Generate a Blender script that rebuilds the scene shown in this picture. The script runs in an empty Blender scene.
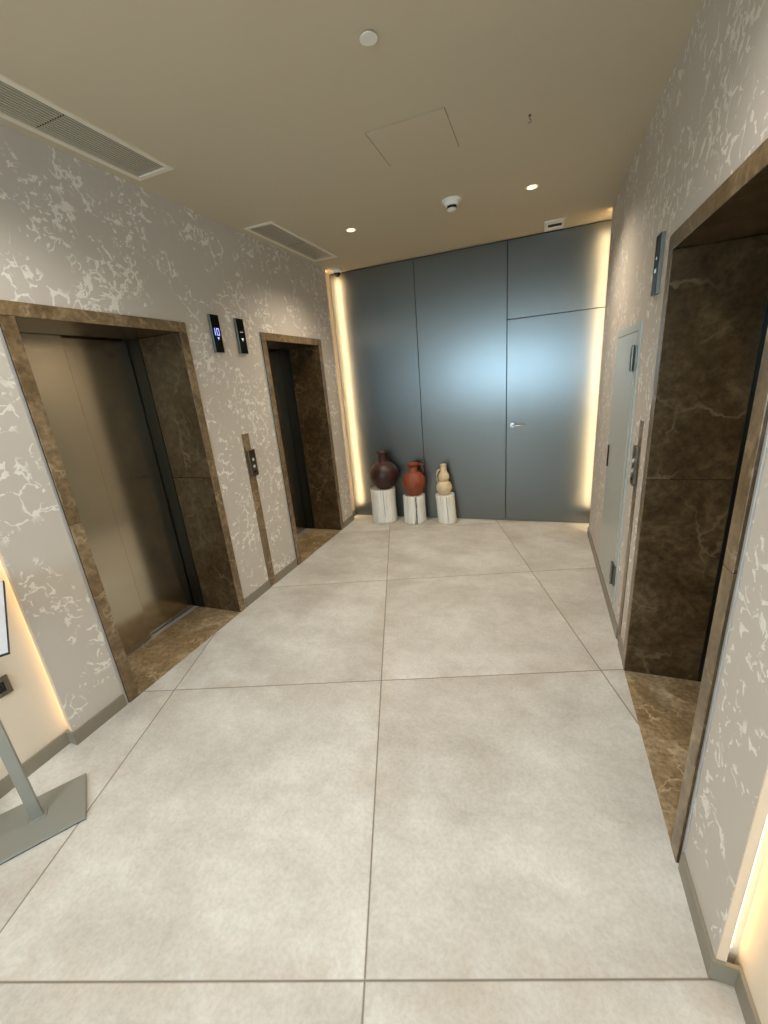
import bpy, bmesh, math, random
from mathutils import Vector, Matrix, noise
random.seed(4)
PI = math.pi
col = bpy.context.scene.collection
XL, XR, YB, H = -1.7026, .890, 3.8846, 2.7275     # feature wall faces, back wall, ceiling
NEAR = -3.7
RX_L, RX_R = XL-.052, XR+.057                      # recessed wall planes
YE_L, YE_R = .335, .303                            # near ends of the feature walls
YF_L, YF_R = 3.70, 3.578                           # far ends

# ------------------------------------------------------------------ materials
def new_mat(name):
    m = bpy.data.materials.new(name); m.use_nodes = True
    nt = m.node_tree
    return m, nt, nt.nodes, nt.links, nt.nodes['Principled BSDF']

def S(c):  # sRGB 0-255 -> linear
    return tuple(((v/255)/12.92 if v/255 <= .04045 else ((v/255+.055)/1.055)**2.4) for v in c)+(1,)

def plain(name, rgb, rough=.5, metal=0., spec=None, coat=0.):
    m, nt, N, L, b = new_mat(name)
    b.inputs['Base Color'].default_value = S(rgb)
    b.inputs['Roughness'].default_value = rough
    b.inputs['Metallic'].default_value = metal
    if spec is not None: b.inputs['Specular IOR Level'].default_value = spec
    if coat: b.inputs['Coat Weight'].default_value = coat
    # slight wear variation in the gloss
    n = N.new('ShaderNodeTexNoise'); n.inputs['Scale'].default_value = 9
    tc = N.new('ShaderNodeTexCoord'); L.new(tc.outputs['Object'], n.inputs['Vector'])
    mr = N.new('ShaderNodeMapRange'); mr.inputs['To Min'].default_value = max(0, rough-.012); mr.inputs['To Max'].default_value = min(1, rough+.012)
    L.new(n.outputs['Fac'], mr.inputs['Value']); L.new(mr.outputs['Result'], b.inputs['Roughness'])
    return m

def emit(name, rgb, strength):
    m, nt, N, L, b = new_mat(name)
    b.inputs['Base Color'].default_value = S(rgb)
    b.inputs['Emission Color'].default_value = S(rgb)
    b.inputs['Emission Strength'].default_value = strength
    return m

def noise_node(N, L, vec, scale, detail=4, rough=.55, dist=0):
    n = N.new('ShaderNodeTexNoise'); n.inputs['Scale'].default_value = scale
    n.inputs['Detail'].default_value = detail; n.inputs['Roughness'].default_value = rough; n.inputs['Distortion'].default_value = dist
    L.new(vec, n.inputs['Vector']); return n
def ramp(N, L, fac, *stops):
    r = N.new('ShaderNodeValToRGB'); e = r.color_ramp.elements
    e[0].position, e[0].color = stops[0]; e[1].position, e[1].color = stops[-1]
    for p, c in stops[1:-1]:
        q = e.new(p); q.color = c
    L.new(fac, r.inputs['Fac']); return r
def math_node(N, L, op, a, b=None, c=None, clamp=False):
    n = N.new('ShaderNodeMath'); n.operation = op; n.use_clamp = clamp
    for i, v in enumerate((a, b, c)):
        if v is None: continue
        if isinstance(v, (int, float)): n.inputs[i].default_value = v
        else: L.new(v, n.inputs[i])
    return n.outputs[0]
G = lambda v: (v, v, v, 1)
def mix(N, L, fac, a, b, mode='MIX'):
    n = N.new('ShaderNodeMix'); n.data_type = 'RGBA'; n.blend_type = mode
    for s, v in ((n.inputs[0], fac), (n.inputs[6], a), (n.inputs[7], b)):
        if isinstance(v, (int, float)): s.default_value = v
        elif isinstance(v, tuple): s.default_value = v
        else: L.new(v, s)
    return n.outputs[2]

def wallpaper():
    m, nt, N, L, b = new_mat('blossom_wallpaper')
    tc = N.new('ShaderNodeTexCoord'); P = tc.outputs['Object']
    warp = noise_node(N, L, P, 7, 3)
    wv = N.new('ShaderNodeVectorMath'); wv.operation = 'MULTIPLY_ADD'
    L.new(warp.outputs['Color'], wv.inputs[0]); wv.inputs[1].default_value = (.16,)*3; L.new(P, wv.inputs[2])
    V = wv.outputs[0]
    # crooked twigs: cell borders of a warped voronoi, kept only in patches
    vo = N.new('ShaderNodeTexVoronoi'); vo.feature = 'DISTANCE_TO_EDGE'; vo.inputs['Scale'].default_value = 10.5
    L.new(V, vo.inputs['Vector'])
    wid = noise_node(N, L, P, 26, 2.5)
    w2 = math_node(N, L, 'MULTIPLY_ADD', wid.outputs['Fac'], .36, -.152)
    line = math_node(N, L, 'LESS_THAN', vo.outputs['Distance'], w2)
    patch = noise_node(N, L, P, 3.0, 2.5, .6)
    pm = ramp(N, L, patch.outputs['Fac'], (.50, G(0)), (.54, G(1)))
    twigs = math_node(N, L, 'MULTIPLY', line, pm.outputs['Color'])
    # leaf and petal blobs
    bl = noise_node(N, L, V, 27, 2, .5, .9)
    bm_ = ramp(N, L, bl.outputs['Fac'], (.59, G(0)), (.61, G(1)))
    patch2 = noise_node(N, L, P, 3.7, 2, .5)
    pm2 = ramp(N, L, patch2.outputs['Fac'], (.49, G(0)), (.53, G(1)))
    blobs = math_node(N, L, 'MULTIPLY', bm_.outputs['Color'], pm2.outputs['Color'])
    pat = math_node(N, L, 'MAXIMUM', twigs, blobs)
    fine = noise_node(N, L, P, 60, 2)
    f = math_node(N, L, 'MULTIPLY', pat, math_node(N, L, 'MULTIPLY_ADD', fine.outputs['Fac'], .6, .5), clamp=True)
    base = noise_node(N, L, P, 5, 3)
    bc = mix(N, L, base.outputs['Fac'], S((192, 183, 171)), S((198, 190, 179)))
    L.new(mix(N, L, f, bc, S((236, 232, 222))), b.inputs['Base Color'])
    rr = N.new('ShaderNodeMapRange'); rr.inputs['To Min'].default_value = .55; rr.inputs['To Max'].default_value = .38
    L.new(f, rr.inputs['Value']); L.new(rr.outputs['Result'], b.inputs['Roughness'])
    bp = N.new('ShaderNodeBump'); bp.inputs['Strength'].default_value = .35; bp.inputs['Distance'].default_value = .002
    L.new(f, bp.inputs['Height']); L.new(bp.outputs['Normal'], b.inputs['Normal'])
    return m

def marble(name, c1, c2, c3, vein, rough=.28, vs=1.):
    m, nt, N, L, b = new_mat(name)
    tc = N.new('ShaderNodeTexCoord'); oi = N.new('ShaderNodeObjectInfo')
    ad = N.new('ShaderNodeVectorMath'); ad.operation = 'MULTIPLY_ADD'
    L.new(oi.outputs['Random'], ad.inputs[0]); ad.inputs[1].default_value = (9, 5, 7); L.new(tc.outputs['Object'], ad.inputs[2])
    P = ad.outputs[0]
    a = noise_node(N, L, P, 4.2*vs, 8, .72, .9)
    col_ = ramp(N, L, a.outputs['Fac'], (.3, S(c1)), (.5, S(c2)), (.72, S(c3)))
    wv = noise_node(N, L, P, 2.3*vs, 5, .6)
    wp = N.new('ShaderNodeVectorMath'); wp.operation = 'MULTIPLY_ADD'
    L.new(wv.outputs['Color'], wp.inputs[0]); wp.inputs[1].default_value = (.7,)*3; L.new(P, wp.inputs[2])
    vo = N.new('ShaderNodeTexVoronoi'); vo.feature = 'DISTANCE_TO_EDGE'; vo.inputs['Scale'].default_value = 3.4*vs
    L.new(wp.outputs[0], vo.inputs['Vector'])
    ve = ramp(N, L, vo.outputs['Distance'], (.0, G(1)), (.035, G(0)))
    br = noise_node(N, L, P, 5*vs, 3)
    br2 = ramp(N, L, br.outputs['Fac'], (.42, G(0)), (.62, G(.9)))
    vf = math_node(N, L, 'MULTIPLY', ve.outputs['Color'], br2.outputs['Color'])
    sp = noise_node(N, L, P, 38*vs, 3, .6)
    spk = ramp(N, L, sp.outputs['Fac'], (.36, G(.68)), (.64, G(1.2)))
    c = mix(N, L, 1.0, col_.outputs['Color'], spk.outputs['Color'], 'MULTIPLY')
    L.new(mix(N, L, vf, c, S(vein)), b.inputs['Base Color'])
    b.inputs['Roughness'].default_value = rough
    return m

TH = -.3186
def floor_mat():
    m, nt, N, L, b = new_mat('porcelain_floor_slabs')
    tc = N.new('ShaderNodeTexCoord')
    mp = N.new('ShaderNodeMapping'); mp.vector_type = 'POINT'
    mp.inputs['Rotation'].default_value = (0, 0, TH); mp.inputs['Scale'].default_value = (1/1.2,)*3
    # world -> slab frame (slabs are laid about 18 degrees off the walls)
    L.new(tc.outputs['Object'], mp.inputs['Vector'])
    sx = N.new('ShaderNodeSeparateXYZ'); L.new(mp.outputs['Vector'], sx.inputs[0])
    ds, cells = [], []
    for o in ('X', 'Y'):
        fl = math_node(N, L, 'FLOOR', math_node(N, L, 'ADD', sx.outputs[o], .5))
        fr = math_node(N, L, 'ABSOLUTE', math_node(N, L, 'SUBTRACT', sx.outputs[o], fl))   # distance to nearest joint
        ds.append(fr); cells.append(math_node(N, L, 'FLOOR', sx.outputs[o]))
    d = math_node(N, L, 'MINIMUM', ds[0], ds[1])
    joint = ramp(N, L, d, (.0011, G(1)), (.0022, G(0)))
    cv = N.new('ShaderNodeCombineXYZ'); L.new(cells[0], cv.inputs[0]); L.new(cells[1], cv.inputs[1])
    wn = N.new('ShaderNodeTexWhiteNoise'); L.new(cv.outputs[0], wn.inputs['Vector'])
    off = N.new('ShaderNodeVectorMath'); off.operation = 'MULTIPLY_ADD'
    L.new(wn.outputs['Color'], off.inputs[0]); off.inputs[1].default_value = (11, 7, 5); L.new(tc.outputs['Object'], off.inputs[2])
    P = off.outputs[0]
    big = noise_node(N, L, P, 2.1, 8, .72, .1)
    c1 = ramp(N, L, big.outputs['Fac'], (.3, S((188, 183, 174))), (.48, S((204, 201, 193))), (.66, S((216, 213, 206))))
    st = N.new('ShaderNodeMapping'); st.inputs['Scale'].default_value = (1, 1.6, 1); st.inputs['Rotation'].default_value = (0, 0, TH)
    L.new(P, st.inputs['Vector'])
    cloud = noise_node(N, L, st.outputs['Vector'], 1.5, 6, .7, 0)
    c2 = ramp(N, L, cloud.outputs['Fac'], (.36, S((204, 196, 188))), (.62, G(1)))
    cc = mix(N, L, .55, c1.outputs['Color'], c2.outputs['Color'], 'MULTIPLY')
    # patchy brown tint, stronger towards the joints
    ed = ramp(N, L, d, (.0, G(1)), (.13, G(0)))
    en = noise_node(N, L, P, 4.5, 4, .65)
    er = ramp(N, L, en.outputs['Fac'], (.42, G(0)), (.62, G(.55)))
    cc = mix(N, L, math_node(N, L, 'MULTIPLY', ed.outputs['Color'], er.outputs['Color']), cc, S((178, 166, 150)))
    fi = noise_node(N, L, P, 70, 4, .7)
    fr_ = ramp(N, L, fi.outputs['Fac'], (.32, G(.84)), (.6, G(1.05)))
    cc = mix(N, L, .7, cc, fr_.outputs['Color'], 'MULTIPLY')
    L.new(mix(N, L, joint.outputs['Color'], cc, S((108, 96, 80))), b.inputs['Base Color'])
    ro = ramp(N, L, big.outputs['Fac'], (.3, G(.42)), (.7, G(.56)))
    L.new(ro.outputs['Color'], b.inputs['Roughness']); b.inputs['Specular IOR Level'].default_value = .42
    bp = N.new('ShaderNodeBump'); bp.inputs['Strength'].default_value = .6; bp.inputs['Distance'].default_value = .002; bp.invert = True
    L.new(joint.outputs['Color'], bp.inputs['Height']); L.new(bp.outputs['Normal'], b.inputs['Normal'])
    return m

def brushed(name, rgb, rough, aniso=.0, streak=(1, 1, 60), amt=.05, bump=.15):
    m, nt, N, L, b = new_mat(name)
    tc = N.new('ShaderNodeTexCoord'); mp = N.new('ShaderNodeMapping'); mp.inputs['Scale'].default_value = streak
    L.new(tc.outputs['Object'], mp.inputs['Vector'])
    n = noise_node(N, L, mp.outputs['Vector'], 6, 5, .7)
    c = ramp(N, L, n.outputs['Fac'], (.3, G(1-amt)), (.7, G(1+amt)))
    L.new(mix(N, L, 1., S(rgb), c.outputs['Color'], 'MULTIPLY'), b.inputs['Base Color'])
    b.inputs['Metallic'].default_value = 1; 
    mr = N.new('ShaderNodeMapRange'); mr.inputs['To Min'].default_value = rough-.03; mr.inputs['To Max'].default_value = rough+.03
    L.new(n.outputs['Fac'], mr.inputs['Value']); L.new(mr.outputs['Result'], b.inputs['Roughness'])
    if aniso:
        b.inputs['Anisotropic'].default_value = aniso
        tg = N.new('ShaderNodeTangent'); tg.direction_type = 'RADIAL'; tg.axis = 'Z'; L.new(tg.outputs[0], b.inputs['Tangent'])
    return m

def birch():
    m, nt, N, L, b = new_mat('whitewashed_log')
    tc = N.new('ShaderNodeTexCoord'); mp = N.new('ShaderNodeMapping'); mp.inputs['Scale'].default_value = (14, 14, 1.2)
    L.new(tc.outputs['Object'], mp.inputs['Vector'])
    n = noise_node(N, L, mp.outputs['Vector'], 2.2, 5, .7, .3)
    c = ramp(N, L, n.outputs['Fac'], (.3, S((176, 168, 152))), (.45, S((224, 219, 206))), (.7, S((240, 236, 226))))
    L.new(c.outputs['Color'], b.inputs['Base Color']); b.inputs['Roughness'].default_value = .6
    bp = N.new('ShaderNodeBump'); bp.inputs['Strength'].default_value = .5; bp.inputs['Distance'].default_value = .004
    L.new(n.outputs['Fac'], bp.inputs['Height']); L.new(bp.outputs['Normal'], b.inputs['Normal'])
    return m

def clay(name, c1, c2, rough):
    m, nt, N, L, b = new_mat(name)
    tc = N.new('ShaderNodeTexCoord')
    n = noise_node(N, L, tc.outputs['Object'], 12, 5, .6)
    c = ramp(N, L, n.outputs['Fac'], (.35, S(c1)), (.65, S(c2)))
    L.new(c.outputs['Color'], b.inputs['Base Color']); b.inputs['Roughness'].default_value = rough
    bp = N.new('ShaderNodeBump'); bp.inputs['Strength'].default_value = .2; bp.inputs['Distance'].default_value = .003
    L.new(n.outputs['Fac'], bp.inputs['Height']); L.new(bp.outputs['Normal'], b.inputs['Normal'])
    return m

M = dict(
    paper=wallpaper(),
    recess=plain('recess_paint', (220, 206, 186), .6),
    ceil=plain('ceiling_paint', (192, 180, 155), .85, spec=.2),
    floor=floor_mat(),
    cap=plain('end_cap_board', (222, 198, 170), .6),
    base=plain('taupe_baseboard', (132, 124, 108), .4),
    marble=marble('brown_marble', (84, 66, 42), (118, 97, 69), (158, 138, 108), (166, 147, 118)),
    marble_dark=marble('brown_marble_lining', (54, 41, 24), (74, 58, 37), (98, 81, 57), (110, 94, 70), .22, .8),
    marble_floor=marble('brown_marble_threshold', (112, 90, 60), (150, 128, 96), (184, 166, 136), (206, 188, 158), .3, 1.2),
    steel=brushed('grey_steel_cladding', (124, 128, 127), .31, aniso=.5, streak=(40, 40, 1.2), amt=.008),
    bronze=brushed('bronze_steel_door', (184, 176, 158), .17, streak=(1, 50, 1), amt=.01),
    frame_steel=brushed('dark_steel', (58, 61, 62), .3),
    black=plain('black_gap', (12, 11, 10), .8),
    glass=plain('black_glass', (14, 14, 13), .12),
    side=plain('indicator_casing', (120, 122, 118), .35, .7),
    sill=plain('aluminium', (196, 198, 198), .35, .5),
    plate=brushed('button_plate', (120, 112, 100), .32),
    trimm=plain('edge_profile', (178, 174, 170), .35, .3),
    white=plain('white_plastic', (226, 222, 210), .4),
    vent=plain('vent_frame', (222, 212, 192), .45),
    slat=plain('vent_slat', (186, 178, 158), .5),
    doorp=plain('pale_grey_enamel', (176, 178, 170), .35),
    hinge=brushed('hinge_steel', (128, 128, 120), .4),
    standm=plain('stand_grey_metal', (150, 150, 143), .36, .55),
    standp=plain('stand_base_powder_coat', (140, 140, 132), .42, .3),
    chrome=brushed('polished_handle', (214, 216, 220), .2),
    silver=plain('satin_silver', (206, 209, 216), .3, .35),
    sheet=plain('sign_sheet', (222, 224, 228), .15),
    log=birch(), logtop=clay('log_end_grain', (176, 150, 118), (206, 184, 152), .7),
    crack=plain('dark_crack', (40, 32, 26), .9),
    brown=clay('dark_brown_glaze', (46, 20, 15), (58, 27, 20), .42),
    terra=clay('terracotta', (120, 54, 30), (142, 70, 40), .55),
    cream=clay('cream_clay', (198, 176, 138), (222, 202, 166), .6),
    led=emit('warm_led', (255, 226, 178), 30), led_soft=emit('warm_led_soft', (255, 222, 166), 8),
    lamp=emit('lamp_glow', (255, 206, 148), 5),
    added_pane=emit('added_daylight_pane', (194, 224, 248), 6),  # glowing pane added out of view as a cool source
    blue=emit('blue_display', (176, 186, 255), 1.1), dot=emit('white_display', (200, 215, 212), .6),
    dim=emit('dim_display', (170, 162, 166), .3),
)

# ------------------------------------------------------------------ helpers
def bx(bm, x0, x1, y0, y1, z0, z1, bev=0, mi=0):
    x0, x1 = sorted((x0, x1)); y0, y1 = sorted((y0, y1)); z0, z1 = sorted((z0, z1))
    r = bmesh.ops.create_cube(bm, size=1)
    bmesh.ops.scale(bm, vec=(x1-x0, y1-y0, z1-z0), verts=r['verts'])
    bmesh.ops.translate(bm, vec=((x0+x1)/2, (y0+y1)/2, (z0+z1)/2), verts=r['verts'])
    fs = {f for v in r['verts'] for f in v.link_faces}
    for f in fs: f.material_index = mi
    if bev:
        es = list({e for v in r['verts'] for e in v.link_edges})
        bmesh.ops.bevel(bm, geom=es, offset=bev, segments=2, affect='EDGES', profile=.5)
    return r
def cyl(bm, p, q, r0, r1=None, seg=20, mi=0):
    p, q = Vector(p), Vector(q); r1 = r0 if r1 is None else r1
    d = q-p; c = bmesh.ops.create_cone(bm, cap_ends=True, segments=seg, radius1=r0, radius2=r1, depth=d.length)
    mt = Matrix.Translation((p+q)/2) @ d.to_track_quat('Z', 'Y').to_matrix().to_4x4()
    bmesh.ops.transform(bm, matrix=mt, verts=c['verts'])
    return c
def lathe(bm, prof, seg=40, o=(0, 0, 0), wob=0., seed=0, lean=(0, 0)):
    rings = []
    for k, (r, z) in enumerate(prof):
        ring = []
        for i in range(seg):
            a = 2*PI*i/seg
            rr = r*(1+wob*noise.noise(Vector((math.cos(a)*1.6+seed, math.sin(a)*1.6, z*2))))
            ring.append(bm.verts.new((o[0]+rr*math.cos(a)+lean[0]*z, o[1]+rr*math.sin(a)+lean[1]*z, o[2]+z)))
        rings.append(ring)
    for a, b in zip(rings, rings[1:]):
        for i in range(seg):
            j = (i+1) % seg
            f = bm.faces.new((a[i], a[j], b[j], b[i])); f.smooth = True
    return rings
def tube(bm, pts, r, seg=10):
    """tube through a list of points"""
    rings = []
    pts = [Vector(p) for p in pts]
    for i, p in enumerate(pts):
        t = (pts[min(i+1, len(pts)-1)]-pts[max(i-1, 0)]).normalized()
        q = t.to_track_quat('Z', 'Y')
        rings.append([bm.verts.new(p+q @ Vector((r*math.cos(2*PI*k/seg), r*math.sin(2*PI*k/seg), 0))) for k in range(seg)])
    for a, b in zip(rings, rings[1:]):
        for i in range(seg):
            j = (i+1) % seg
            f = bm.faces.new((a[i], a[j], b[j], b[i])); f.smooth = True
    bm.faces.new(rings[0][::-1]); bm.faces.new(rings[-1])
def slab(bm, ax, a0, a1, u0, u1, v0, v1, holes):
    """box perpendicular to axis ax with rectangular holes (one connected mesh)"""
    us = sorted({u0, u1, *[h[0] for h in holes], *[h[1] for h in holes]})
    vs = sorted({v0, v1, *[h[2] for h in holes], *[h[3] for h in holes]})
    us = [u for u in us if u0 <= u <= u1]; vs = [v for v in vs if v0 <= v <= v1]
    solid = lambda i, j: 0 <= i < len(us)-1 and 0 <= j < len(vs)-1 and not any(
        h[0] < (us[i]+us[i+1])/2 < h[1] and h[2] < (vs[j]+vs[j+1])/2 < h[3] for h in holes)
    P = {}
    def vt(a, u, v):
        k = (a, u, v)
        if k not in P:
            P[k] = bm.verts.new({0: (a, u, v), 1: (u, a, v), 2: (u, v, a)}[ax])
        return P[k]
    for i in range(len(us)-1):
        for j in range(len(vs)-1):
            if not solid(i, j): continue
            A = [(us[i], vs[j]), (us[i+1], vs[j]), (us[i+1], vs[j+1]), (us[i], vs[j+1])]
            bm.faces.new([vt(a0, *p) for p in A]); bm.faces.new([vt(a1, *p) for p in A[::-1]])
            for (di, dj), (p, q) in (((0, -1), (A[0], A[1])), ((1, 0), (A[1], A[2])), ((0, 1), (A[2], A[3])), ((-1, 0), (A[3], A[0]))):
                if not solid(i+di, j+dj):
                    bm.faces.new([vt(a0, *p), vt(a1, *p), vt(a1, *q), vt(a0, *q)])
    bmesh.ops.recalc_face_normals(bm, faces=bm.faces)
def build(name, bm, mats, parent=None, world=True, smooth=False, kind=None):
    """links one mesh object; with a parent, vertices given in world space are moved to the parent's frame"""
    me = bpy.data.meshes.new(name)
    if parent is not None and world:
        bmesh.ops.transform(bm, matrix=Matrix.Translation(parent['at']).inverted(), verts=bm.verts)
    bmesh.ops.recalc_face_normals(bm, faces=bm.faces)
    bm.to_mesh(me); bm.free()
    if smooth:
        for p in me.polygons: p.use_smooth = True
    for x in (mats if isinstance(mats, (list, tuple)) else [mats]): me.materials.append(x)
    o = bpy.data.objects.new(name, me); col.objects.link(o)
    if parent is not None:
        o.parent = parent; o['at'] = (0, 0, 0) if not world else parent['at']
    if kind: o['kind'] = kind
    return o
def thing(name, label, cat, loc=(0, 0, 0), group=None, rz=0, kind=None):
    o = bpy.data.objects.new(name, None); col.objects.link(o)
    o.empty_display_size = .1
    o.location = loc; o.rotation_euler.z = rz; o['at'] = loc
    if label: o['label'] = label
    if cat: o['category'] = cat
    if group: o['group'] = group
    if kind: o['kind'] = kind
    return o
def tag(o, label, cat, group=None):
    o['label'] = label; o['category'] = cat
    if group: o['group'] = group
    return o
NB = bmesh.new

# ------------------------------------------------------------------ room shell
P1 = (.615, 1.625); P2 = (2.400, 3.400); P3 = (.578, 1.600); PT = 2.045   # doorway outer edges along y
g = .002
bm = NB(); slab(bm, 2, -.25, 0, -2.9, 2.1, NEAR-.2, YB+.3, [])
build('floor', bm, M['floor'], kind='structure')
V1 = (-1.640, -1.394, .43, 1.468); V2 = (-1.637, -1.394, 2.332, 3.369); HT = (-.416, -.028, 1.690, 2.066)
bm = NB()
slab(bm, 2, H, H+.2, -2.9, 2.1, NEAR-.2, YB+.3,
     [(V1[0]+.02, V1[1]-.02, V1[2]+.02, V1[3]-.02), (V2[0]+.02, V2[1]-.02, V2[2]+.02, V2[3]-.02), HT])
build('ceiling', bm, M['ceil'], kind='structure')
def side_wall(name, s, X, RX, ye, yf, doors):
    holes = [(a-g, b+g, -1, PT+g) for a, b in doors]
    bm = NB(); slab(bm, 0, X, X+s*.018, ye, yf, 0, H, holes)
    w = build(name, bm, M['paper'], kind='structure')
    bm = NB(); bx(bm, X+s*.0008, X+s*.022, ye-.0025, ye-.0002, .074, H)
    build('end_cap', bm, M['cap'], w)
    bm = NB(); slab(bm, 0, X+s*.018, X+s*.75, ye+.03, yf-.03, 0, H, holes)
    build('wall_core', bm, M['recess'], w)
    bm = NB()
    bx(bm, RX, X+s*.75, NEAR, ye+.03, 0, H); bx(bm, RX, X+s*.75, yf-.03, YB+.02, 0, H)
    build('recessed_wall', bm, M['recess'], w)
    bm = NB(); bx(bm, X+s*.75, X+s*.8, NEAR, YB+.02, 0, H)
    build('shaft_wall', bm, M['black'], w)
    return w
bpy.types.Object
def at0(o): o['at'] = (0, 0, 0); return o
_b = build
def build(name, bm, mats, parent=None, world=True, smooth=False, kind=None):
    if parent is not None and 'at' not in parent: parent['at'] = (0, 0, 0)
    return _b(name, bm, mats, parent, world, smooth, kind)
side_wall('wall_left', -1, XL, RX_L, YE_L, YF_L, [P1, P2])
side_wall('wall_right', 1, XR, RX_R, YE_R, YF_R, [P3])
bm = NB(); bx(bm, -2.5, 1.7, YB+.03, YB+.2, 0, H)
build('wall_back', bm, M['black'], kind='structure')
WX0, WX1, WZ0, WZ1 = -1.65, .85, 1.05, 2.2
bm = NB(); slab(bm, 1, NEAR-.12, NEAR, -2.5, 1.7, 0, H, [(WX0, WX1, WZ0, WZ1)])
build('wall_near', bm, M['recess'], kind='structure')
bm = NB(); slab(bm, 1, NEAR-.08, NEAR-.02, WX0, WX1, WZ0, WZ1, [(WX0+.05, -.32, WZ0+.05, WZ1-.05), (-.28, WX1-.05, WZ0+.05, WZ1-.05)])  # unseen daylight source behind the camera, added for its cool light
w = build('unseen_window_1', bm, M['sill'], kind='structure')
bm = NB(); bx(bm, WX0+.04, WX1-.04, NEAR-.075, NEAR-.06, WZ0+.04, WZ1-.04)
build('unseen_window_pane', bm, M['added_pane'], w)

# baseboards (run round the wall ends into the recesses)
def baseboard(name, s, X, RX, ye, yf, spans):
    t, hh = .010, .072
    bm = NB()
    def seg(x0, x1, y0, y1): bx(bm, x0, x1, y0, y1, 0, hh)
    for a, b in spans: seg(X, X-s*t, a, b)
    seg(X-s*t, RX-s*.0005, ye-t, ye); seg(RX-s*t, RX, NEAR, ye-t)
    seg(X-s*t, RX-s*.0005, yf, yf+t); seg(RX-s*t, RX, yf+t, YB-.006)
    return build(name, bm, M['base'], kind='structure')
SL = (1.962, 2.044); SR = (1.768, 1.832)
baseboard('baseboard_left', -1, XL, RX_L, YE_L, YF_L, [(YE_L, P1[0]-.014), (P1[1]+.014, SL[0]), (SL[1], P2[0]-.014), (P2[1]+.014, YF_L)])
baseboard('baseboard_right', 1, XR, RX_R, YE_R, YF_R, [(YE_R, P3[0]-.014), (P3[1]+.014, SR[0]), (SR[1], YF_R)])

# warm light strips hidden behind the ends of the feature walls
def strip(s, X, y, label):
    far = y > 1
    bm = NB(); bx(bm, X+s*(.020 if far else .030), X+s*(.050 if far else .039), y, y+.004*(-1 if y < 1 else 1), .09, H-.02)
    tag(build('led_strip', bm, M['led' if far else 'led_soft']), label, 'light strip', 'warm light strips behind the wall ends')
strip(-1, XL, YE_L+.029, 'warm glowing light strip behind the wall end beside the sign stand')
strip(-1, XL, YF_L-.029, 'warm glowing light strip in the corner beside the dark brown vase')
strip(1, XR, YE_R+.029, 'warm glowing light strip at the near end of the right wall')
strip(1, XR, YF_R-.029, 'warm glowing light strip in the corner beside the steel door')

# ------------------------------------------------------------------ lift doorways
def doorway(s, X, y0, y1, depth, label, ret=.055):
    """marble surround, threshold, sill and two sliding leaves; d runs into the wall"""
    r = thing('lift_doorway', label, 'lift door', (X, (y0+y1)/2, 0), 'lift doorways')
    D = lambda d: X+s*d
    fw = .060; pr = .014; iy0, iy1 = y0+fw, y1-fw; zt = PT-fw
    joint = 1.06
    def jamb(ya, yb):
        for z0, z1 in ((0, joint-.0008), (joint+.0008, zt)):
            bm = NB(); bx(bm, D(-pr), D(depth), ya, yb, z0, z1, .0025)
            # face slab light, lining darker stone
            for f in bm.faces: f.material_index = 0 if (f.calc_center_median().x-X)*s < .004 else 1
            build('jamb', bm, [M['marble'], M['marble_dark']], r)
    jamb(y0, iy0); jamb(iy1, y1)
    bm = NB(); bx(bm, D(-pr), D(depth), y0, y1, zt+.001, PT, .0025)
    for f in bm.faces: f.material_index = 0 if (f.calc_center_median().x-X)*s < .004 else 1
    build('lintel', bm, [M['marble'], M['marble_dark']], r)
    for ya in (y0-.013, y1+.001):
        bm = NB(); bx(bm, D(-.005), D(-.0004), ya, ya+.012, 0, PT-.002, .001)
        build('edge_trim', bm, M['trimm'], r)
    bm = NB(); bx(bm, D(-.012), D(depth+.010), iy0+.001, iy1-.001, 0, .003)
    build('threshold', bm, M['marble_floor'], r)
    # grooved aluminium sill
    bm = NB()
    for a, b in ((.012, .021), (.025, .033), (.037, .045)):
        bx(bm, D(depth+a), D(depth+b), iy0+.001, iy1-.001, 0, .004)
    bx(bm, D(depth+.012), D(depth+.075), iy0+.001, iy1-.001, -.0, .0015)
    build('sill', bm, M['sill'], r)
    # steel return behind the far jamb lining, and dark head
    bm = NB(); bx(bm, D(depth-ret), D(depth+.08), iy1-.004, iy1-.0005, .004, zt-.001)
    build('steel_return', bm, M['frame_steel'], r)
    ym = y0+(y1-y0)*.5
    bm = NB(); bx(bm, D(depth+.014), D(depth+.032), iy0-.03, ym+.005, .012, zt+.02, .002)
    build('door_leaf', bm, M['bronze'], r)
    bm = NB(); bx(bm, D(depth+.050), D(depth+.070), ym-.03, iy1-.009, .012, zt+.02, .002)
    build('door_leaf', bm, M['bronze'], r)
    bm = NB(); bx(bm, D(depth+.10), D(depth+.11), y0+.002, y1-.002, 0, PT-.002)
    bx(bm, D(depth+.001), D(depth+.10), iy1, iy1+.01, 0, PT-.002)
    bx(bm, D(depth+.001), D(depth+.10), y0+.02, y0+.028, 0, PT-.002)
    bx(bm, D(depth+.001), D(depth+.10), y0+.002, y1-.002, PT-.01, PT-.002)
    build('shaft_lining', bm, M['black'], r)
    return r
doorway(-1, XL, P1[0], P1[1], .392, 'large brown marble lift doorway with bronze doors nearest the sign stand')
doorway(-1, XL, P2[0], P2[1], .392, 'brown marble lift doorway in the left wall nearest the vases')
doorway(1, XR, P3[0], P3[1], .320, 'dark brown marble lift doorway on the wall opposite, beside the riser cabinet', .006)

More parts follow.
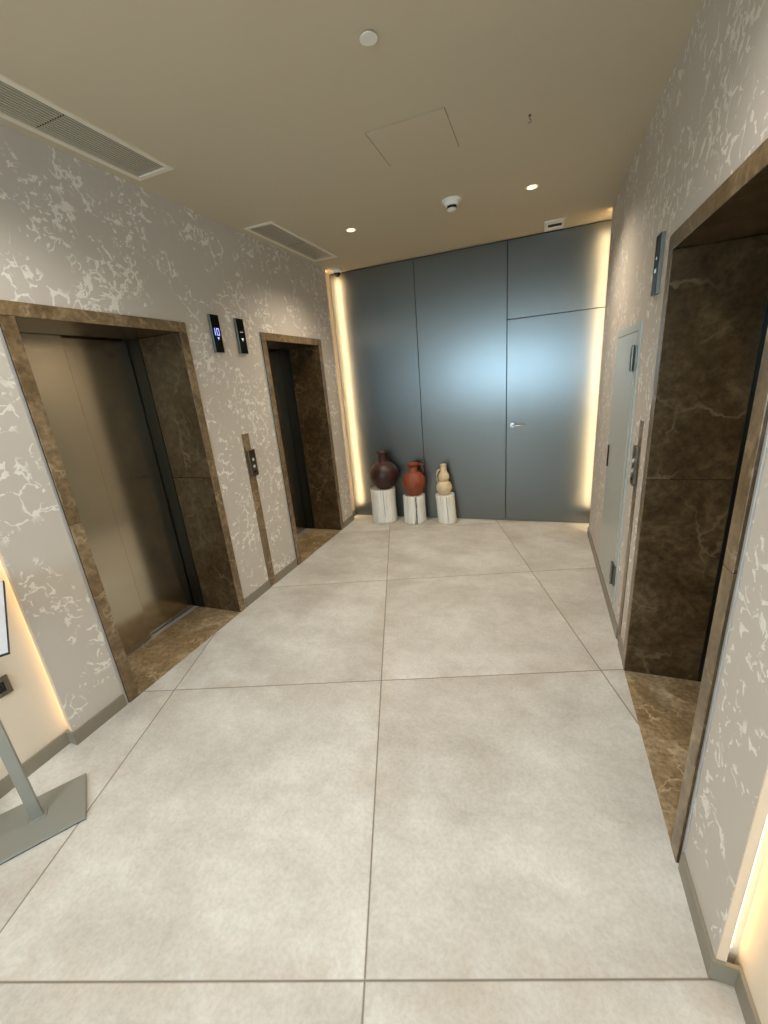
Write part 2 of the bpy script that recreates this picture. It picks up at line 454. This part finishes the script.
# ------------------------------------------------------------------ lift indicators and call buttons
def seven(bm, X, s, yc, zc, w, h, segs, t=.0028):
    """seven segment digit on the wall plane x = X, width runs along y"""
    y0, y1 = yc-w/2, yc+w/2; z0, z1 = zc-h/2, zc+h/2
    R = {'a': (y0, y1, z1-t, z1), 'd': (y0, y1, z0, z0+t), 'g': (y0, y1, zc-t/2, zc+t/2),
         'f': (y0, y0+t, zc, z1), 'e': (y0, y0+t, z0, zc), 'b': (y1-t, y1, zc, z1), 'c': (y1-t, y1, z0, zc)}
    for k in segs:
        a = R[k]; bx(bm, X, X-s*.0008, a[0], a[1], a[2], a[3])
def tri(bm, X, s, yc, zc, r, up):
    k = 1 if up else -1
    v = [(yc-r, zc-k*r*.7), (yc+r, zc-k*r*.7), (yc, zc+k*r*.9)]
    a = [bm.verts.new((X, *p)) for p in v]; b = [bm.verts.new((X-s*.0008, *p)) for p in v]
    bm.faces.new(a); bm.faces.new(b[::-1])
    for i in range(3): bm.faces.new((a[i], a[(i+1) % 3], b[(i+1) % 3], b[i]))
def indicator(s, X, y0, y1, d, label, mode):
    z0, z1 = (1.875, 2.117) if s < 0 else (1.858, 2.098)
    r = thing('lift_indicator_sign', label, 'indicator', (X, (y0+y1)/2, (z0+z1)/2), 'floor indicators beside the lifts')
    bm = NB(); bx(bm, X, X-s*(d-.002), y0, y1, z0, z1, .002); build('casing', bm, M['side'], r)
    bm = NB(); bx(bm, X-s*(d-.002), X-s*d, y0+.001, y1-.001, z0+.001, z1-.001, .0005); build('glass_face', bm, M['glass'], r)
    F = X-s*d; yc, zc = (y0+y1)/2, (z0+z1)/2
    bm = NB()
    if mode == 'ten':
        seven(bm, F, s, yc-.016*(-s if s < 0 else 1)*1, zc+.012, .001, .046, 'bc', .006)
        seven(bm, F, s, yc+.010, zc+.012, .026, .046, 'abcdef', .0055)
        tri(bm, F, s, yc+.004, zc-.030, .011, False)
        build('display_digits', bm, M['blue'], r)
    elif mode == 'bar':
        bx(bm, F, F-s*.0008, yc-.016, yc+.016, zc+.024, zc+.031); build('display_digits', bm, M['dim'], r)
        bm = NB(); tri(bm, F, s, yc, zc-.024, .014, False); build('display_arrow', bm, M['dot'], r)
    else:
        cyl(bm, (F, yc, zc+.028), (F-s*.001, yc, zc+.028), .006); build('display_digits', bm, M['dot'], r)
        bm = NB(); cyl(bm, (F, yc, zc-.022), (F-s*.001, yc, zc-.022), .009); build('display_arrow', bm, M['dot'], r)
indicator(-1, XL, 1.850, 1.932, .022, 'slim black floor indicator with blue digits next to the large lift doorway', 'ten')
indicator(-1, XL, 2.112, 2.194, .022, 'slim black floor indicator with faint white marks nearer the vases', 'bar')
indicator(1, XR, 1.742, 1.826, .017, 'slim black floor indicator above the riser cabinet wall, seen edge on', 'dots')
def calls(s, X, a, b, pa, pb, lab1, lab2):
    bm = NB(); bx(bm, X, X-s*.004, a, b, 0, 1.297, .001)
    tag(build('marble_strip', bm, M['marble']), lab1, 'wall strip', 'marble strips under the call buttons')
    r = thing('call_switch_panel', lab2, 'call button', (X-s*.004, (pa+pb)/2, 1.07), 'lift call button panels')
    F = X-s*.020; yc = (pa+pb)/2
    bm = NB(); bx(bm, X-s*.0045, F, pa, pb, .965, 1.170, .003); build('plate', bm, M['plate'], r)
    for z in (1.095, 1.040):
        bm = NB(); cyl(bm, (F, yc, z), (F-s*.0025, yc, z), .0135, seg=24); bt = build('button', bm, M['sill'], r)
        bm = NB(); tri(bm, F-s*.0026, s, yc, z, .006, z > 1.07); build('button_arrow', bm, M['dot'], bt)
    bm = NB(); bx(bm, F, F-s*.001, yc-.016, yc+.016, .990, 1.005); build('key_slot', bm, M['black'], r)
calls(-1, XL, SL[0], SL[1], 1.985, 2.063, 'brown marble strip running down the wall between the two left lift doorways',
      'steel call button plate between the two left lift doorways')
calls(1, XR, SR[0], SR[1], 1.772, 1.846, 'narrow marble strip running down the wall beside the riser cabinet',
      'steel call button plate beside the riser cabinet')

# ------------------------------------------------------------------ riser cabinet in the right wall
def cabinet():
    y0, y1, z0, z1 = 2.012, 2.745, .13, 1.772
    r = thing('riser_cabinet', 'pale grey flush riser cabinet with steel hinges in the right wall', 'cabinet', (XR, (y0+y1)/2, z0))
    bm = NB(); slab(bm, 0, XR-.0005, XR-.010, y0, y1, z0, z1, [(y0+.05, y1-.03, z0+.04, z1-.04)])
    build('frame', bm, M['doorp'], r)
    bm = NB(); bx(bm, XR-.0005, XR-.013, y0+.054, y1-.034, z0+.044, z1-.044, .002)
    d = build('door', bm, M['doorp'], r)
    for zc in (1.595, .315):
        bm = NB()
        bx(bm, XR-.013, XR-.026, y0+.060, y0+.118, zc-.062, zc+.062, .001)
        bx(bm, XR-.010, XR-.020, y0+.012, y0+.050, zc-.062, zc+.062, .001)
        cyl(bm, (XR-.026, y0+.055, zc-.068), (XR-.026, y0+.055, zc+.068), .007, seg=14)
        for q in (-.04, 0, .04): cyl(bm, (XR-.025, y0+.09, zc+q), (XR-.0275, y0+.09, zc+q), .004, seg=10)
        build('hinge', bm, M['hinge'], r)
    bm = NB(); bx(bm, XR-.013, XR-.020, y1-.085, y1-.060, .875, 1.03, .003); build('lock_handle', bm, M['black'], d)
cabinet()

# ------------------------------------------------------------------ steel wall cladding and flush door at the back
def panel(x0, x1, z0, z1, label):
    bm = NB(); bx(bm, x0, x1, YB, YB+.02, z0, z1, .0012)
    tag(build('steel_wall_panel', bm, M['steel']), label, 'wall panel', 'steel panels on the end wall')
sx1, sx2, sh = -.815, .086, 2.052
panel(RX_L+.001, sx1-.003, .004, H-.012, 'tall brushed steel wall panel behind the dark brown vase')
panel(sx1+.003, sx2-.004, .004, H-.012, 'tall brushed steel wall panel behind the cream vase, next to the door')
panel(sx2+.003, RX_R-.001, sh+.003, H-.012, 'short brushed steel panel above the flush steel door')
bm = NB(); bx(bm, sx2+.003, RX_R-.001, YB, YB+.02, .006, sh-.003, .0012)
dr = build('door_1', bm, M['steel'], kind='structure')
bm = NB()
cyl(bm, (.147, YB, 1.048), (.147, YB-.008, 1.048), .024, seg=24)
tube(bm, [(.147, YB-.006, 1.048), (.147, YB-.045, 1.048), (.152, YB-.052, 1.048), (.20, YB-.053, 1.048), (.272, YB-.053, 1.048)], .009, 12)
build('door_handle', bm, M['chrome'], dr)
bm = NB(); cyl(bm, (.15, YB, .966), (.15, YB-.007, .966), .016, seg=20); bx(bm, .149, .151, YB-.0075, YB-.007, .960, .972)
build('keyhole', bm, M['hinge'], dr)

# ------------------------------------------------------------------ ceiling fittings
def vent(x0, x1, y0, y1, label):
    xc, yc = (x0+x1)/2, (y0+y1)/2
    r = thing('ceiling_vent', label, 'air vent', (xc, yc, H), 'long linear vents in the ceiling')
    fw = .028
    bm = NB(); slab(bm, 2, H-.007, H-.0003, x0, x1, y0, y1, [(x0+fw, x1-fw, y0+fw, y1-fw)]); build('frame', bm, M['vent'], r)
    bm = NB(); n = 12; w = x1-x0-2*fw
    for i in range(n):
        x = x0+fw+w*(i+.5)/n
        rr = bx(bm, x-.0035, x+.0035, y0+fw, y1-fw, H+.000, H+.003)
        bmesh.ops.rotate(bm, cent=(x, yc, H+.007), matrix=Matrix.Rotation(math.radians(-12), 3, 'Y'), verts=rr['verts'])
    build('slats', bm, M['slat'], r)
    for k in (1,):
        y = y0+fw+(y1-y0-2*fw)*k/2; bm = NB(); bx(bm, x0+fw, x1-fw, y-.002, y+.002, H+.000, H+.012)
        build('cross_bar', bm, M['crack'], r)
    bm = NB()
    slab(bm, 2, H+.015, H+.08, x0+fw-.002, x1-fw+.002, y0+fw-.002, y1-fw+.002, [(x0+fw, x1-fw, y0+fw, y1-fw)])
    bx(bm, x0+fw, x1-fw, y0+fw, y1-fw, H+.08, H+.085); build('duct', bm, M['black'], r)
vent(*V1, 'long linear ceiling vent above the large lift doorway, running out of view')
vent(*V2, 'long linear ceiling vent above the lift doorway nearest the vases')
# access hatch
r = thing('access_hatch', 'square ceiling access hatch with thin shadow gap', 'hatch', (-.222, 1.878, H))
bm = NB(); bx(bm, HT[0]+.0035, HT[1]-.0035, HT[2]+.006, HT[3]-.0015, H-.0005, H+.012); build('panel', bm, M['ceil'], r)
bm = NB(); bx(bm, HT[0]-.01, HT[1]+.01, HT[2]-.01, HT[3]+.01, H+.201, H+.21)
bx(bm, HT[0]+.0002, HT[1]-.0002, HT[2]+.0002, HT[3]-.0002, H+.012, H+.02); build('backing', bm, M['crack'], r)
# concealed sprinkler cap
r = thing('ceiling_sprinkler', 'small round white sprinkler cover on the ceiling', 'sprinkler', (-.183, 1.166, H))
bm = NB(); cyl(bm, (-.183, 1.166, H), (-.183, 1.166, H-.006), .024, seg=30); build('collar', bm, M['slat'], r)
bm = NB(); cyl(bm, (-.183, 1.166, H-.0062), (-.183, 1.166, H-.009), .031, seg=36); build('cover', bm, M['white'], r)
# smoke detector
dx, dy = -.198, 2.712
r = thing('smoke_detector', 'white round smoke detector with dark chamber slots', 'smoke detector', (dx, dy, H))
bm = NB(); lathe(bm, [(0, H), (.066, H), (.067, H-.010), (.060, H-.014), (0, H-.014)], 36, (dx, dy, 0)); build('base', bm, M['white'], r)
bm = NB(); lathe(bm, [(.052, H-.014), (.052, H-.026), (.046, H-.034), (.034, H-.037), (.0, H-.037)], 36, (dx, dy, 0)); build('body', bm, M['white'], r)
bm = NB()
for k in range(10):
    a = 2*PI*k/10; rr = bx(bm, -.007, .007, -.003, .003, H-.053, H-.037)
    bmesh.ops.transform(bm, matrix=Matrix.Translation((dx, dy, 0)) @ Matrix.Rotation(a, 4, 'Z') @ Matrix.Translation((0, .029, 0)), verts=rr['verts'])
lathe(bm, [(.024, H-.037), (.024, H-.053)], 24, (dx, dy, 0)); build('chamber', bm, M['crack'], r)
bm = NB(); lathe(bm, [(.0, H-.053), (.033, H-.053), (.033, H-.059), (.024, H-.066), (0, H-.067)], 30, (dx, dy, 0)); build('cap', bm, M['white'], r)
# recessed lamps
lamps = [(-1.009, 2.828, 'small round recessed ceiling lamp above the vases'), (.316, 2.820, 'small round recessed ceiling lamp nearer the steel door')]
for x, y, lab in lamps:
    r = thing('ceiling_lamp', lab, 'ceiling light', (x, y, H), 'small recessed ceiling lamps')
    bm = NB(); lathe(bm, [(.030, H-.001), (.041, H-.001), (.043, H-.0002)], 36, (x, y, 0)); build('trim_ring', bm, M['vent'], r)
    bm = NB(); cyl(bm, (x, y, H-.0005), (x, y, H-.002), .031, seg=30); build('lens', bm, M['lamp'], r)
# small square plate with slot by the end wall
r = thing('ceiling_plate', 'small white slotted plate in the ceiling by the end wall', 'vent plate', (.474, 3.722, H))
bm = NB(); slab(bm, 2, H-.010, H-.0003, .396, .552, 3.600, 3.850, [(.425, .533, 3.68, 3.775)]); build('frame', bm, M['white'], r)
bm = NB(); bx(bm, .425, .533, 3.68, 3.775, H-.004, H-.001); build('slot', bm, M['black'], r)
# tiny hook
bm = NB(); cyl(bm, (.323, 1.952, H), (.323, 1.952, H-.006), .006, seg=14)
tube(bm, [(.323, 1.952, H-.004), (.323, 1.952, H-.018)]+[(.323+.007*math.sin(a), 1.952, H-.025+.007*math.cos(a)) for a in [k*.45 for k in range(0, 12)]], .0014, 8)
tag(build('ceiling_hook', bm, M['hinge']), 'tiny metal hook screwed into the bare ceiling', 'hook')
# dome camera in the left far corner
cx, cy = -1.60, 3.765
r = thing('security_camera', 'small dome security camera with white mount in ceiling corner', 'security camera', (cx, cy, H))
bm = NB(); lathe(bm, [(0, H), (.048, H), (.050, H-.012), (.046, H-.030), (.036, H-.036), (0, H-.036)], 32, (cx, cy, 0)); build('mount', bm, M['white'], r)
bm = NB(); lathe(bm, [(.036, H-.036)]+[(.036*math.cos(a), H-.036-.036*math.sin(a)) for a in [k*PI/16 for k in range(1, 8)]]+[(.0005, H-.072)], 32, (cx, cy, 0)); build('dome', bm, M['glass'], r)

# ------------------------------------------------------------------ vases on white logs
def log(x, y, rad, h, label, crack_dir, seed, lean=(0, 0), deep=False):
    r = thing('log_plinth', label, 'plinth', (x, y, 0), 'white log plinths')
    bm = NB()
    prof = [(rad*1.01, 0), (rad*1.0, h*.1), (rad*.985, h*.35), (rad*.98, h*.6), (rad*.985, h*.85), (rad*.99, h*.985), (rad*.975, h)]
    rings = lathe(bm, prof, 56, (x, y, 0), .05, seed, lean)
    bm.faces.new(rings[0][::-1])
    if deep:   # a real split running down the side
        for ring in rings:
            for v in ring:
                a = math.atan2(v.co.y-y, v.co.x-x); da = (a-crack_dir+PI) % (2*PI)-PI
                if abs(da) < .06: v.co.x -= math.cos(a)*rad*.35; v.co.y -= math.sin(a)*rad*.35
    top = [v.co.copy() for v in rings[-1]]
    b = build('bark', bm, M['log'], r)
    bm = NB(); bm.faces.new([bm.verts.new(p) for p in top]); build('cut_top', bm, M['log'], r)
    # drying crack
    bm = NB(); pts = []
    for k in range(9):
        z = .0+(h*.995)*k/8; a = crack_dir+.03*noise.noise(Vector((k*.8, seed, 1)))
        rr = rad*(.985+.05*noise.noise(Vector((math.cos(a)*1.6+seed, math.sin(a)*1.6, z*2))))*(1.0 if not deep else .99)
        pts.append((x+lean[0]*z+rr*math.cos(a), y+lean[1]*z+rr*math.sin(a), max(z, .003)))
    tube(bm, pts, .0045 if deep else .0022, 6); build('crack', bm, M['crack'], r)
def profile_mesh(name, mat, parent, prof, x, y, z):
    bm = NB(); rings = lathe(bm, prof, 48, (x, y, z)); bm.faces.new(rings[0][::-1])
    return build(name, bm, mat, parent)
def smoothprof(pts, n=5):
    out = []
    for i in range(len(pts)-1):
        p0 = pts[max(i-1, 0)]; p1 = pts[i]; p2 = pts[i+1]; p3 = pts[min(i+2, len(pts)-1)]
        for k in range(n):
            t = k/n
            out.append(tuple(.5*((2*p1[j])+(-p0[j]+p2[j])*t+(2*p0[j]-5*p1[j]+4*p2[j]-p3[j])*t*t+(-p0[j]+3*p1[j]-3*p2[j]+p3[j])*t**3) for j in (0, 1)))
    out.append(pts[-1]); return out
vx = [(-1.292, 3.730), (-.920, 3.745), (-.545, 3.765)]
log(*vx[0], .150, .405, 'widest white log plinth under the dark brown vase', math.radians(-68), 1.3)
log(*vx[1], .126, .325, 'white log plinth with dark split under the terracotta vase', math.radians(-64), 4.1, deep=True)
log(*vx[2], .108, .330, 'narrowest white log plinth under the cream gourd vase', math.radians(-70), 7.7, lean=(-.055, 0))
x, y = vx[0]; x += .034; z = .406
r = thing('pottery_vase', 'dark brown round pottery vase with short flared neck', 'vase', (x, y, z), 'three pottery vases')
profile_mesh('body', M['brown'], r, smoothprof([(.068, 0), (.082, .006), (.125, .055), (.160, .120), (.168, .172), (.150, .232), (.105, .283), (.070, .305), (.060, .322)]), x, y, z)
profile_mesh('neck', M['brown'], r, smoothprof([(.0600, .320), (.058, .355), (.063, .390), (.076, .415), (.079, .422), (.074, .424), (.058, .398), (.050, .36)]), x, y, z)
x, y = vx[1]; x += .012; z = .326
r = thing('pottery_vase', 'orange terracotta vase with narrow dark neck', 'vase', (x, y, z), 'three pottery vases')
profile_mesh('body', M['terra'], r, smoothprof([(.066, 0), (.078, .006), (.104, .05), (.128, .105), (.133, .150), (.120, .200), (.085, .245), (.058, .265), (.052, .280)]), x, y, z)
profile_mesh('neck', M['brown'] if False else M['terra'], r, smoothprof([(.052, .278), (.048, .300), (.050, .325), (.066, .350), (.070, .358), (.066, .361), (.050, .335), (.042, .30)]), x, y, z)
bm = NB(); tube(bm, [(x+.045, y+.03, z+.335), (x+.08, y+.05, z+.345), (x+.105, y+.064, z+.32), (x+.107, y+.064, z+.27), (x+.088, y+.053, z+.235)], .009, 10)
build('handle', bm, M['terra'], r)
x, y = vx[2]; x -= .022; z = .331
r = thing('gourd_bottle', 'small cream gourd shaped clay bottle with side handle', 'vase', (x, y, z), 'three pottery vases')
profile_mesh('body', M['cream'], r, smoothprof([(.040, 0), (.052, .004), (.080, .045), (.087, .085), (.074, .125), (.052, .148), (.050, .158), (.060, .182), (.058, .215), (.044, .245), (.036, .265), (.034, .30), (.037, .335), (.033, .337), (.027, .31)]), x, y, z)
bm = NB(); tube(bm, [(x-.036, y-.01, z+.285), (x-.062, y-.012, z+.270), (x-.078, y-.012, z+.225), (x-.076, y-.012, z+.175), (x-.060, y-.01, z+.13)], .0075, 10)
build('handle', bm, M['cream'], r)

# ------------------------------------------------------------------ sign stand and wall socket
ang = math.atan2(.566, -.824)        # local x points away from the camera, towards the left wall
r = thing('sign_stand', 'grey metal sign stand with flat square base on the floor', 'sign stand', (-1.47, .020, 0), rz=ang)
w2 = .126
bm = NB(); bx(bm, -.135, .117, -.165, .165, .005, .014, .002); build('base_plate', bm, M['standp'], r, world=False)
bm = NB(); bx(bm, -.132, .114, -.162, .162, .0, .005); build('base_shadow_gap', bm, M['black'], r, world=False)  # black layer stands in for the shadow gap under the plate
bm = NB(); bx(bm, -.009, .009, -.020, .020, .013, .90, .003); build('pole', bm, M['standm'], r, world=False)
bm = NB(); bx(bm, -.022, .022, -.032, .032, .013, .017, .001); build('pole_foot', bm, M['standm'], r, world=False)
# tilted panel, lower right corner about z = .77
T = Matrix.Translation((-.03, 0, .767)) @ Matrix.Rotation(math.radians(58), 4, 'Y')
def tilted(name, mat, *a, parent=None):
    bm = NB(); bx(bm, *a, .0015); bmesh.ops.transform(bm, matrix=T, verts=bm.verts)
    return build(name, bm, mat, parent or r, world=False)
fr = tilted('sign_frame', M['silver'], -.006, .006, -.123, .123, 0, .34)
tilted('frame_edge', M['frame_steel'], -.004, .008, -.126, .126, -.003, .343)
tilted('sign_sheet', M['sheet'], -.0075, -.0055, -.100, .100, .022, .318)
X = RX_L
r = thing('wall_socket', 'grey square wall socket low on the recessed wall behind the sign stand', 'socket', (X, .168, .465))
bm = NB(); slab(bm, 0, X+.0003, X+.009, .125, .211, .422, .508, [(.145, .191, .442, .488)]); build('plate', bm, M['plate'], r)
bm = NB(); bx(bm, X+.0003, X+.005, .145, .191, .442, .488); 
o = build('insert', bm, M['glass'], r)
bm = NB()
for q in (-.01, .01): bx(bm, X+.005, X+.006, .168+q-.002, .168+q+.002, .458, .472)
build('contact_slot', bm, M['black'], o)

# ------------------------------------------------------------------ lights
def area(name, loc, rot, sx, sy, power, rgb):
    l = bpy.data.lights.new(name, 'AREA'); l.shape = 'RECTANGLE'; l.size = sx; l.size_y = sy; l.energy = power
    l.color = rgb; o = bpy.data.objects.new(name, l); col.objects.link(o); o.location = loc; o.rotation_euler = rot; return o
def spot(name, loc, power, rgb, ang=110, blend=.8, r=.03):
    l = bpy.data.lights.new(name, 'SPOT'); l.energy = power; l.color = rgb; l.spot_size = math.radians(ang); l.spot_blend = blend
    l.shadow_soft_size = r; o = bpy.data.objects.new(name, l); col.objects.link(o); o.location = loc; return o
WARM = (1, .86, .68); NEUT = (1, .95, .89)
for x, y, _ in lamps: spot('lamp_and_fill_beam', (x, y, H-.02), 84, WARM, 140, 1.)
for x in (-1.0, .32):
    for y in (.5, -1.2, -2.6): spot('lamp_and_fill_beam', (x, y, H-.02), 58, NEUT, 145, 1.)  # spots without fittings, added out of view as fill
area('added_window_light', (-.3, NEAR+.02, 1.6), (PI/2, 0, PI), 2.0, 1.15, 82, (.80, .94, 1.0))  # cool light added behind the camera, out of view
W = bpy.data.worlds.new('World'); bpy.context.scene.world = W; W.use_nodes = True
W.node_tree.nodes['Background'].inputs[0].default_value = (.6, .65, .7, 1); W.node_tree.nodes['Background'].inputs[1].default_value = .3

# ------------------------------------------------------------------ camera
cam = bpy.data.cameras.new('Camera'); co = bpy.data.objects.new('Camera', cam); col.objects.link(co)
yw, pt, rl = -.3784, -.3105, -.0882
f = Vector((math.sin(yw)*math.cos(pt), math.cos(yw)*math.cos(pt), math.sin(pt)))
R = Vector((math.cos(yw), -math.sin(yw), 0)); U = R.cross(f)
R2 = R*math.cos(rl)+U*math.sin(rl); U2 = -R*math.sin(rl)+U*math.cos(rl)
co.matrix_world = Matrix((( R2.x, U2.x, -f.x, .4126), (R2.y, U2.y, -f.y, -.5783), (R2.z, U2.z, -f.z, 1.5929), (0, 0, 0, 1)))
cam.sensor_fit = 'VERTICAL'; cam.sensor_height = 36; cam.lens = 36*407.14/1024; cam.clip_start = .02
sc = bpy.context.scene; sc.camera = co
sc.view_settings.view_transform = 'Standard'; sc.view_settings.look = 'None'
sc.view_settings.exposure = -.1; sc.view_settings.gamma = 1; sc.view_settings.use_curve_mapping = False
